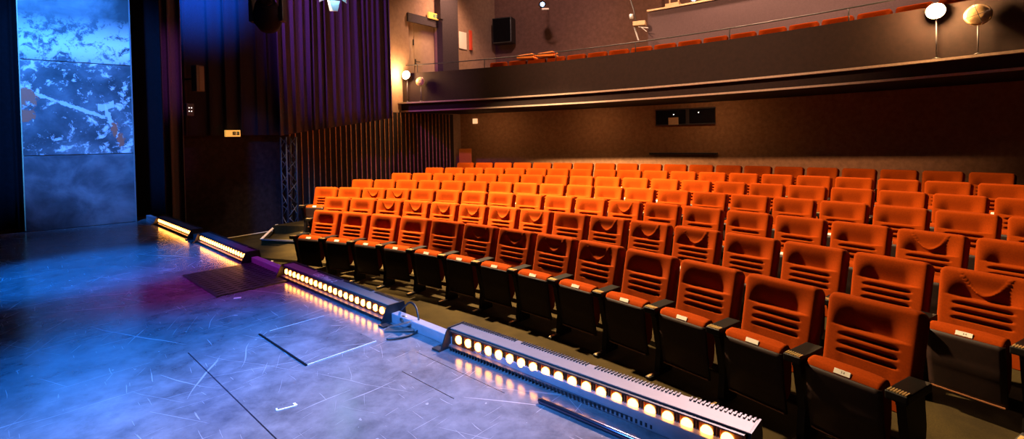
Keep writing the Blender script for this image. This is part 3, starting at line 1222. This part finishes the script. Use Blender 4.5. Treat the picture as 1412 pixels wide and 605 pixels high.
# balcony first row: tops show above the parapet
RB, ZB = 17.78, 3.03
a_ref = math.atan2(1.853 - CX, 12.415 - CY)          # a gap between two seats
i0 = -5
for i in range(i0, 20):
    a = a_ref + (i + 0.5) * PITCH_SEAT / RB
    p = polar(RB, a)
    n_ = i - i0
    lb = 'orange balcony seat behind the parapet, %s from the left' % ORD[n_] if n_ else 'leftmost orange balcony seat behind the parapet, near the dark pillar'
    if i == 19:
        lb = 'rightmost orange balcony seat behind the parapet, left of the lit lamp'
    place_seat(protos[0], p.x, p.y, ZB, -a, lb, 'orange seats along the balcony parapet')
# two folded cushions lying on balcony backrests
for i, (aoff, lb) in enumerate(((-3.0, 'left folded orange cushion lying on top of the balcony seats'), (-1.95, 'right folded orange cushion lying on top of the balcony seats'))):
    a = a_ref + aoff * PITCH_SEAT / RB
    p = polar(RB + 0.05, a)
    cu = MB()
    for j, (dz, w_, tilt) in enumerate(((0.0, 0.46, 0.05), (0.052, 0.42, -0.06))):
        cu.box((0, 0, 0.03 + dz), (w_, 0.34, 0.05), 0, Matrix.Rotation(tilt, 3, 'Y'), bevel=0.018, seg=3)
    o = cu.build('folded_cushion', M['cushion_old'], None, (p.x, p.y, ZB + 0.875), -a)
    tag(o, lb, 'cushion', 'folded cushions on the balcony')

# guard rail along the parapet top
gr = thing('guard_rail', 'thin dark guard rail running above the balcony parapet', 'railing', (*polar(17.1, 0.45), 3.655))
base = Vector((*polar(17.1, 0.45), 3.655))
mb = MB()
a0, a1 = wall_angle(17.1, 0.05), RD(64)
mb.tube([Vector((*polar(17.1, a0 + (a1 - a0) * i / 70), 3.655 + 0.225)) - base for i in range(71)], 0.013, n=8)
mb.build('top_rail', M['black_metal'], gr)
n_post = 8
for i in range(n_post):
    a = a0 + 0.02 + (a1 - a0 - 0.04) * i / (n_post - 1)
    p = Vector((*polar(17.1, a), 3.655)) - base
    mb = MB()
    mb.tube([p, p + Vector((0, 0, 0.225))], 0.010, n=8)
    mb.build('rail_post', M['black_metal'], gr)

# control booth behind the balcony seats
ab0 = math.atan2(3.489 - CX, 12.832 - CY)
ab1 = RD(58)
bt = thing('control_booth', 'long grey-purple control desk with pale top edge behind the balcony seats', 'control desk', (*polar(19.2, ab0), 3.03))
base = Vector((*polar(19.2, ab0), 3.03))


def arc_part(prof, a0, a1, n=30):
    mb = MB()
    arc_solid(mb, prof, lambda R: a0, a1, n)
    for v_ in mb.bm.verts:
        v_.co -= base
    return mb


arc_part([(19.0, 3.03), (19.06, 3.03), (19.06, 4.96), (19.0, 4.96)], ab0, ab1).build('front_panel', M['booth'], bt)
arc_part([(18.94, 4.96), (19.75, 4.96), (19.75, 5.0), (18.94, 5.0)], ab0, ab1).build('desk_top', M['wood_pale'], bt)
arc_part([(19.06, 3.03), (19.75, 3.03), (19.75, 4.96), (19.06, 4.96)], ab0, ab0 + 0.003, 2).build('end_panel', M['booth'], bt)
# small things on the desk
a = ab0 + 0.030
p = polar(19.25, a)
st = thing('wooden_stool', 'small pale wooden box with upright posts on the control desk', 'box', (p.x, p.y, 5.0), -a)
mb = MB(); mb.box((0, 0, 0.06), (0.34, 0.25, 0.12), bevel=0.008); mb.build('box_body', M['wood_pale'], st)
for x in (-0.09, 0.13):
    mb = MB(); mb.box((x, 0, 0.42), (0.03, 0.03, 0.60)); mb.build('post', M['wood_pale'], st)
a = ab0 + 0.058
p = polar(19.2, a)
lp = thing('desk_lamp', 'small lamp with glowing bluish lens on the control desk', 'lamp', (p.x, p.y, 5.0), -a)
mb = MB(); mb.lathe([(0, 0.07), (0.02, 0.07), (0.03, 0.02), (0.05, 0.015)], (0, 0, 0), (0, 0, 1)); mb.build('base', M['black_metal'], lp)
mb = MB(); mb.lathe([(0, 0.05), (0.14, 0.08)], (0, 0.07, 0.11), (0, -1, 0)); mb.build('lamp_head', M['black_metal'], lp)
mb = MB(); mb.lathe([(0, 0.045), (0.012, 0.03)], (0, -0.071, 0.11), (0, -1, 0)); mb.build('lens', M['blue_dot'], lp)

# flood lamps standing on the ledge
def flood_lamp(px_pt, z, lit, label, yaw=0.0, r=0.118):
    a = math.atan2(px_pt[0] - CX, px_pt[1] - CY)
    p = polar(16.93, a)
    t = thing('flood_lamp', label, 'lamp', (p.x, p.y, 2.872), -a + yaw, 'lamps on the balcony ledge')
    h = z - 2.872
    m1 = MB(); m1.lathe([(0, 0.05), (0.012, 0.05), (0.03, 0.012)], (0, 0, 0), (0, 0, 1), n=14); m1.build('base', M['black_metal'], t)
    m1 = MB(); m1.tube([(0, 0, 0.02), (0, 0, h - r + 0.03)], 0.009, n=8)
    m1.build('stem', M['dark_grey_metal'], t)
    m1 = MB()
    m1.lathe([(0.0, 0.035), (0.012, 0.06), (0.045, r * 0.86), (0.075, r), (0.078, r * 0.96)], (0, 0.02, h), (0, -1, 0.12), n=26)
    m1.build('reflector_shell', M['brass'] if not lit else M['grey_metal'], t)
    m1 = MB()
    m1.lathe([(0.0, r * 0.94), (0.012, r * 0.8), (0.022, r * 0.35)], (0, -0.058, h + 0.0094), (0, -1, 0.12), n=26)
    m1.build('lens', M['lamp_glow'] if lit else M['lamp_glass'], t)
    gd = MB()
    for ang in (0.3, 1.87):
        pts_ = []
        for k in range(9):
            s_ = -1 + 2 * k / 8
            pts_.append((r * s_ * cos(ang), -0.088 - 0.006 * (1 - s_ * s_), h + 0.012 + r * s_ * sin(ang)))
        gd.tube(pts_, 0.0035, n=6)
    gd.build('wire_guard', M['black_metal'], t)
    return t, a


lamps = [((6.222, 7.39), 3.55, True, 'lit flood lamp on the right part of the balcony ledge', 0.12, 0.118),
         ((6.50, 7.03), 3.40, False, 'unlit round flood lamp on the right part of the balcony ledge', 0.25, 0.150),
         ((-2.746, 13.64), 3.58, True, 'lit flood lamp at the left end of the balcony ledge', 0.0, 0.118),
         ((-2.36, 13.523), 3.39, False, 'unlit round flood lamp at the left end of the balcony ledge', 0.15, 0.118)]
lamp_pos = []
for pp, z, lit, lb, yw, rad in lamps:
    t, a = flood_lamp(pp, z, lit, lb, yw, rad)
    if lit:
        q_ = polar(16.74, a)
        lamp_pos.append((q_.x, q_.y, z + 0.02))

# signs and notices ------------------------------------------------
def exit_sign(s, off, z, w_, h_, label):
    rz = math.atan2(WU.y, WU.x)
    t = thing('exit_sign', label, 'sign', wallp(s, off, z), rz, 'lit emergency exit signs')
    m1 = MB(); m1.box((0, 0.03, 0), (w_, 0.06, h_), bevel=0.006); m1.build('sign_box', M['sign_yellow'], t)
    m1 = MB()
    m1.box((0.06 * w_, -0.002, 0), (0.22 * w_, 0.004, 0.55 * h_))
    m1.box((0.32 * w_, -0.002, 0), (0.20 * w_, 0.004, 0.55 * h_))
    m1.build('sign_field', M['sign_green'], t)
    m1 = MB()
    # running figure and arrow
    x0 = 0.06 * w_
    m1.box((x0, -0.005, 0.17 * h_), (0.035 * w_, 0.003, 0.09 * h_))
    m1.bar((x0 - 0.01, -0.005, 0.1 * h_), (x0 + 0.012, -0.005, -0.05 * h_), 0.004, 0.016, up=Vector((0, 1, 0)))
    m1.bar((x0 + 0.012, -0.005, -0.05 * h_), (x0 - 0.02, -0.005, -0.2 * h_), 0.004, 0.012, up=Vector((0, 1, 0)))
    m1.bar((x0 + 0.012, -0.005, -0.05 * h_), (x0 + 0.03, -0.005, -0.2 * h_), 0.004, 0.012, up=Vector((0, 1, 0)))
    x1 = 0.32 * w_
    m1.bar((x1 - 0.02, -0.005, 0), (x1 + 0.028, -0.005, 0), 0.004, 0.014, up=Vector((0, 1, 0)))
    m1.bar((x1 - 0.03, -0.005, 0), (x1 - 0.005, -0.005, 0.16 * h_), 0.004, 0.012, up=Vector((0, 1, 0)))
    m1.bar((x1 - 0.03, -0.005, 0), (x1 - 0.005, -0.005, -0.16 * h_), 0.004, 0.012, up=Vector((0, 1, 0)))
    m1.build('pictogram', M['paper'], t)
    return t


# faces into the hall: local -y must point along WN
sx = wall_s(321, OFFC + 0.12)
exit_sign(sx, OFFC + 0.16, 2.055, 0.27, 0.125, 'lit yellow exit sign on the black wall below the dark curtain')
exit_sign(4.62, 0.10, 5.40, 0.40, 0.17, 'lit yellow exit sign above the pale balcony door')
rzw = math.atan2(WU.y, WU.x)
nt_ = MB(); nt_.box((0, 0.006, 0), (0.34, 0.012, 0.52), bevel=0.002)
s_n = wall_s(641, 0.0)
o = nt_.build('notice_board', M['paper'], None, wallp(5.95, 0.02, 4.90), rzw)
tag(o, 'white paper notice on the brown wall right of the dark pillar', 'notice')
nt_ = MB(); nt_.box((0, 0.02, 0), (0.11, 0.05, 0.62), bevel=0.01)
o = nt_.build('red_sign', M['red'], None, wallp(6.30, 0.05, 4.95), rzw)
tag(o, 'narrow red upright sign beside the white paper notice', 'sign')

# under the balcony: projection window, paper, slit
def on_rear(px_x, px_y, R):
    return math.atan2(px_x - CX, px_y - CY)


aw0, aw1 = on_rear(3.699, 12.929, 19.2), on_rear(4.852, 12.036, 19.2)
wd = MB()
arc_solid(wd, [(19.15, 2.12), (19.21, 2.12), (19.21, 2.47), (19.15, 2.47)], lambda R: aw0, aw1, 8)
w1 = struct(wd.build('window_1', M['glass_dark']))
fw = MB()
arc_solid(fw, [(19.12, 2.09), (19.2, 2.09), (19.2, 2.12), (19.12, 2.12)], lambda R: aw0, aw1, 8)
arc_solid(fw, [(19.12, 2.47), (19.2, 2.47), (19.2, 2.50), (19.12, 2.50)], lambda R: aw0, aw1, 8)
am = (aw0 + aw1) / 2
arc_solid(fw, [(19.12, 2.12), (19.2, 2.12), (19.2, 2.47), (19.12, 2.47)], lambda R: am + 0.002, am + 0.006, 2)
fw.build('window_frame', M['pillar'], w1)
for a, z in ((aw0 + 0.024, 2.36), (aw0 + 0.056, 2.385)):
    dm = MB()
    p = polar(19.14, a)
    dm.lathe([(0, 0.012), (0.006, 0.008)], (p.x, p.y, z), (-sin(a), -cos(a), 0), n=10)
    dm.build('lamp_dot', M['white_dot'], w1)
ap = on_rear(4.07, 12.65, 19.2)
p = polar(19.11, ap)
m1 = MB(); m1.box((0, 0, 0), (0.25, 0.006, 0.18))
tag(m1.build('paper_sheet', M['wood_pale'], None, (p.x, p.y, 2.195), -ap), 'pale paper sheet stuck on the projection window', 'paper')
sr_ = MB()
arc_solid(sr_, [(19.10, 1.365), (19.2, 1.365), (19.2, 1.41), (19.10, 1.41)], lambda R: on_rear(3.561, 13.026, R), on_rear(4.884, 12.01, 19.2), 8)
tag(sr_.build('shelf', M['black_metal']), 'narrow black shelf on the rear wall below the projection window', 'shelf')
ap = on_rear(-1.086, 15.417, 19.2)
p = polar(19.15, ap)
m1 = MB(); m1.box((0, 0, 0), (0.15, 0.03, 0.15), bevel=0.004)
tag(m1.build('wall_lamp', emit('lamp_square', (1.0, 0.62, 0.3), 0.9), None, (p.x, p.y, 2.39), -ap), 'small square lit sign high on the rear wall near the left', 'sign')
# orange wooden chair by the rear left corner
ap = on_rear(-1.85, 15.1, 18.6)
p = polar(18.7, wall_angle(18.7) + 0.024)
ch = thing('wooden_chair', 'plain orange wooden chair standing behind the last row at left', 'chair', (p.x, p.y, 0.362), -0.25)
m1 = MB(); m1.box((0, 0, 0.44), (0.40, 0.40, 0.03), bevel=0.008); m1.build('seat', M['cushion_old'], ch)
m1 = MB(); m1.box((0.0, 0.19, 0.93), (0.40, 0.025, 0.55), bevel=0.01); m1.build('backrest', M['cushion_old'], ch)
for x in (-0.17, 0.17):
    for y in (-0.17, 0.19):
        m1 = MB(); m1.box((x, y, 0.215), (0.03, 0.03, 0.43)); m1.build('leg', M['cushion_old'], ch)
    m1 = MB(); m1.box((x, 0.19, 0.55), (0.03, 0.022, 0.23)); m1.build('back_post', M['cushion_old'], ch)

# hung equipment ---------------------------------------------------
def ray_at(px, py, depth):
    d = FWD + RIGHT * ((px - PPX) / FPX) + DOWN * ((py - PPY) / FPX)
    return Vector((0, 0, EYE)) + d * depth


# loudspeaker on the balcony rear wall
a = math.atan2(0.0 - CX, 16.9 - CY)
p = polar(20.6, a)
sp_ = thing('loudspeaker', 'black loudspeaker hung high at the balcony rear wall', 'loudspeaker', (p.x - 0.05, p.y, 4.95), -a)
m1 = MB(); m1.box((0, 0, 0.38), (0.66, 0.42, 0.82), bevel=0.03); m1.build('cabinet', M['black_metal'], sp_)
m1 = MB(); m1.box((0, -0.22, 0.38), (0.58, 0.02, 0.74), bevel=0.005); m1.build('grille', M['black_cloth'], sp_)
m1 = MB(); m1.box((0, 0.27, 0.38), (0.2, 0.14, 0.3)); m1.build('wall_bracket', M['dark_grey_metal'], sp_)
# projector lamp with bluish lens near the top
p = ray_at(748, 6, 14.6)
pj_ = thing('projector_lamp', 'small hanging lamp with bright blue lens high above the balcony', 'lamp', p)
m1 = MB(); m1.lathe([(0, 0.05), (0.03, 0.1), (0.3, 0.1)], (0, 0, 0), (0, 1, 0.2)); m1.build('body', M['black_metal'], pj_)
m1 = MB(); m1.lathe([(0, 0.06), (0.02, 0.04)], (0, -0.004, 0), (0, -1, -0.2)); m1.build('lens', M['blue_dot'], pj_)
m1 = MB(); m1.box((0.08, 0.02, -0.13), (0.2, 0.05, 0.05)); m1.build('label_plate', M['paper'], pj_)
m1 = MB(); m1.tube([(0, 0.16, 0.1), (0, 0.16, CEIL - p.z)], 0.015); m1.build('hanger', M['black_metal'], pj_)
# hanging fixture on a pole left of the booth
p = ray_at(882, 33, 12.6)
hf = thing('hanging_fixture', 'pale box fixture with angled blades hung on a pole left of the booth', 'stage light', p, -0.4)
m1 = MB(); m1.box((0, 0, 0), (0.30, 0.24, 0.11), bevel=0.01); m1.build('box_body', M['wood_pale'], hf)
m1 = MB(); m1.tube([(-0.10, 0.05, 0.05), (-0.14, 0.05, 0.35), (-0.30, 0.05, 0.9), (-0.30, 0.05, CEIL - p.z)], 0.02, n=8); m1.build('pole', M['dark_grey_metal'], hf)
for i, (p0_, p1_) in enumerate((((-0.12, -0.05, -0.08), (-0.02, -0.1, -0.42)), ((-0.02, -0.05, -0.08), (0.22, -0.1, -0.14)), ((0.05, -0.05, -0.1), (0.18, -0.08, -0.22)))):
    m1 = MB(); m1.bar(p0_, p1_, 0.05, 0.012); m1.build('blade', M['cyan_blade'], hf)
m1 = MB(); m1.tube([(-0.20, 0, 0.14), (-0.20, 0, 0.26)], 0.05, n=12); m1.build('knob', M['cyan_blade'], hf)

# spotlight with barn doors above the curtain
p = ray_at(459, -4, 6.6)
sl_ = thing('stage_spotlight', 'stage spotlight with glowing cyan barn doors at the top edge', 'stage light', p)
m1 = MB(); m1.lathe([(0.10, 0.09), (0.12, 0.11), (0.40, 0.11), (0.46, 0.07)], (0, 0, 0), (-0.2, 0.75, 0.75), n=20); m1.build('body', M['black_metal'], sl_)
ax = Vector((-0.2, 0.75, 0.75)).normalized()
m1 = MB(); m1.lathe([(0.0, 0.085), (0.015, 0.085)], ax * 0.095, ax, n=20); m1.build('lens', M['cyan_glow'], sl_)
u_ = ax.cross(Vector((0, 0, 1))).normalized()
w_ = u_.cross(ax).normalized()
for k, (du, dw) in enumerate(((1, 0), (-1, 0), (0, 1), (0, -1))):
    m1 = MB()
    c0 = ax * 0.09 + (u_ * du + w_ * dw) * 0.10
    c1 = ax * -0.06 + (u_ * du + w_ * dw) * 0.17
    sd = (u_ * dw + w_ * du)
    vs_ = [m1.bm.verts.new(c0 + sd * 0.08), m1.bm.verts.new(c0 - sd * 0.08), m1.bm.verts.new(c1 - sd * 0.05), m1.bm.verts.new(c1 + sd * 0.05)]
    m1.bm.faces.new(vs_)
    m1.build('barn_door', M['cyan_blade'], sl_, solid=0.004)
m1 = MB(); m1.tube([ax * 0.3 + u_ * 0.13, ax * 0.3 + u_ * 0.13 + Vector((0, 0, 0.3)), ax * 0.3 - u_ * 0.13 + Vector((0, 0, 0.3)), ax * 0.3 - u_ * 0.13], 0.012); m1.build('yoke', M['black_metal'], sl_)
m1 = MB(); m1.tube([ax * 0.3 + Vector((0, 0, 0.3)), Vector((ax.x * 0.3, ax.y * 0.3, CEIL - p.z))], 0.02); m1.build('hanger', M['black_metal'], sl_)
# moving head silhouette
p = ray_at(369, 22, 6.4)
mh = thing('moving_head_light', 'dark rounded moving head light hanging in front of the curtain', 'stage light', p)
m1 = MB(); m1.lathe([(-0.20, 0.05), (-0.18, 0.12), (-0.08, 0.165), (0.04, 0.165), (0.16, 0.13), (0.20, 0.11)], (0, 0, 0), (0.25, -0.7, 0.65), n=24); m1.build('head', M['black_matte'], mh)
ax2 = Vector((0.25, -0.7, 0.65)).normalized()
m1 = MB(); m1.lathe([(0.20, 0.085), (0.215, 0.08), (0.225, 0.05)], (0, 0, 0), ax2, n=24); m1.build('lens', M['glass_dark'], mh)
m1 = MB()
for s_ in (-1, 1):
    m1.box((s_ * 0.19, 0, 0.12), (0.05, 0.12, 0.40), bevel=0.015)
m1.box((0, 0, 0.34), (0.43, 0.16, 0.08), bevel=0.02)
m1.build('yoke', M['black_metal'], mh)
m1 = MB(); m1.box((0, 0, 0.45), (0.30, 0.24, 0.14), bevel=0.02); m1.build('base', M['black_metal'], mh)
m1 = MB(); m1.tube([(0, 0, 0.5), (0, 0, CEIL - p.z)], 0.025); m1.build('hanger', M['black_metal'], mh)
# column speaker on a bracket in front of the dark curtain
ss = wall_s(276, 0.7)
cs = thing('column_speaker', 'slim grey column speaker on a bracket before the dark curtain', 'loudspeaker', wallp(ss, 0.70, 2.79), rzw + 0.25)
m1 = MB(); m1.box((0, 0, 0.23), (0.15, 0.14, 0.46), bevel=0.012); m1.build('cabinet', M['dark_grey_metal'], cs)
m1 = MB(); m1.box((0.02, -0.072, 0.23), (0.09, 0.008, 0.42), bevel=0.003); m1.build('grille', M['grey_metal'], cs)
m1 = MB(); m1.bar((0, 0.06, 0.23), (-0.05, 0.27, 0.23), 0.03, 0.03); m1.build('wall_bracket', M['black_metal'], cs)
ss = wall_s(264, 0.7)
sb = thing('socket_box', 'small black socket box with four dots below the column speaker', 'socket box', wallp(ss, 0.66, 2.37), rzw)
m1 = MB(); m1.box((0, 0, 0.1), (0.12, 0.1, 0.22), bevel=0.008); m1.build('box_body', M['black_metal'], sb)
m1 = MB()
for x in (-0.02, 0.02):
    for z in (0.07, 0.13):
        m1.lathe([(0, 0.008), (0.006, 0.006)], (x, -0.05, z), (0, -1, 0), n=8)
m1.build('dots', M['white_dot'], sb)
m1 = MB(); m1.bar((0, 0.04, 0.1), (0, 0.22, 0.1), 0.025, 0.025); m1.build('wall_bracket', M['black_metal'], sb)

# ------------------------------------------------------------------ lights
def light(kind, name, loc, col, power, target=None, size=0.2, spot=60, blend=0.6):
    l = bpy.data.lights.new(name, kind)
    l.energy = power
    l.color = col
    if kind == 'SPOT':
        l.spot_size = RD(spot)
        l.spot_blend = blend
        l.shadow_soft_size = size
    elif kind == 'AREA':
        l.shape = 'DISK'
        l.size = size
    else:
        l.shadow_soft_size = size
    o = bpy.data.objects.new(name, l)
    COL.objects.link(o)
    o.location = loc
    if target is not None:
        o.rotation_euler = (Vector(target) - Vector(loc)).to_track_quat('-Z', 'Y').to_euler()
    return o


WARM = (1.0, 0.68, 0.36)
light('SPOT', 'house_light', (-2.2, 8.3, 6.4), WARM, 17500, (1.7, 6.7, 0.5), 0.14, 64, 0.6)
light('SPOT', 'house_light', (-3.7, 7.2, 6.6), WARM, 31000, (-0.8, 9.6, 0.5), 0.16, 62, 0.5)
# stage wash
light('SPOT', 'stage_blue', (-4.2, 1.2, 6.6), (0.002, 0.20, 1.0), 6500, (-2.95, 3.55, 1.0), 0.15, 17, 0.8)
light('SPOT', 'stage_blue', (-3.4, 0.2, 6.4), (0.002, 0.20, 1.0), 4800, (-1.42, 2.05, 1.0), 0.15, 17, 0.9)
light('SPOT', 'stage_blue_near', (-1.2, -1.2, 6.0), (0.07, 0.30, 1.0), 5200, (-0.75, 1.45, 1.0), 0.2, 26, 0.9)
light('SPOT', 'stage_magenta', (-4.6, 2.2, 6.8), (0.42, 0.02, 0.50), 2300, (-1.65, 3.45, 1.0), 0.2, 20, 0.9)
light('SPOT', 'stage_white', (3.2, 6.4, 6.4), (1.0, 0.66, 0.66), 7000, (0.0, 1.6, 1.0), 0.2, 22, 1.0)
light('SPOT', 'panel_blue', (-3.3, 2.4, 4.6), (0.03, 0.24, 1.0), 2900, (-4.62, 5.45, 2.6), 0.12, 40, 0.7)
light('SPOT', 'panel_warm_fill', (1.5, 7.2, 6.4), (1.0, 0.35, 0.35), 420, (-4.62, 5.45, 2.25), 0.1, 14, 0.8)  # added fill imitating house light spilling onto the painted panel
light('SPOT', 'drape_magenta', (-1.6, 4.0, 6.6), (0.6, 0.12, 0.65), 700, (-5.2, 7.7, 3.0), 0.1, 12, 0.9)
light('SPOT', 'curtain_blue', (-3.0, 6.6, 7.0), (0.01, 0.17, 1.0), 17000, (-6.0, 9.3, 5.3), 0.2, 40, 1.0)
light('SPOT', 'aisle_fill', (-3.9, 9.3, 6.6), WARM, 1900, (-4.55, 9.9, 0.0), 0.15, 25, 0.9)  # fill added to warm the side aisle and battens
light('SPOT', 'curtain_magenta', (-5.0, 6.4, 7.2), (0.48, 0.12, 0.85), 1500, (-4.0, 12.2, 4.2), 0.10, 46, 0.9)
# lamps on the ledge
for lp_, pw in zip(lamp_pos, (230, 110)):
    light('POINT', 'ledge_lamp', lp_, (1.0, 0.55, 0.22), pw, None, 0.09)
# balcony lights: overhead, front and wash spots are added fill
for deg, pw in ((20, 900), (31, 1500), (42, 1900), (52, 1900)):
    q_ = polar(18.0, RD(deg))
    t_ = polar(17.9, RD(deg))
    light('SPOT', 'balcony_seat_fill', (q_.x, q_.y, 7.4), (1.0, 0.56, 0.34), pw, (t_.x, t_.y, 3.0), 0.2, 95, 0.8)  # unseen fill added overhead to brighten the balcony seat tops
light('SPOT', 'balcony_light_left', (-0.9, 13.9, 7.2), (1.0, 0.52, 0.32), 420, (-1.9, 15.2, 4.2), 0.3, 70, 0.8)
light('SPOT', 'balcony_front_fill', (-3.0, 5.5, 7.3), (1.0, 0.55, 0.30), 5200, (3.2, 11.2, 3.9), 0.2, 56, 0.8)  # fill added from the stage side to brighten the balcony seats
light('SPOT', 'balcony_wall_fill', (0.2, 10.6, 7.3), (1.0, 0.6, 0.5), 700, (1.3, 17.2, 5.4), 0.2, 62, 0.9)  # fill added to lift the wall behind the balcony
# unseen fill added below the soffit to lift the dim rear wall
for deg in (22, 31, 40):
    q_ = polar(18.1, RD(deg))
    light('AREA', 'soffit_fill', (q_.x, q_.y, 2.60), (1.0, 0.55, 0.24), 9, (*polar(19.0, RD(deg)), 0.9), 0.25)
world = bpy.data.worlds.new('world')
scene.world = world
world.use_nodes = True
world.node_tree.nodes['Background'].inputs['Color'].default_value = (0.01, 0.006, 0.008, 1)
world.node_tree.nodes['Background'].inputs['Strength'].default_value = 1.0
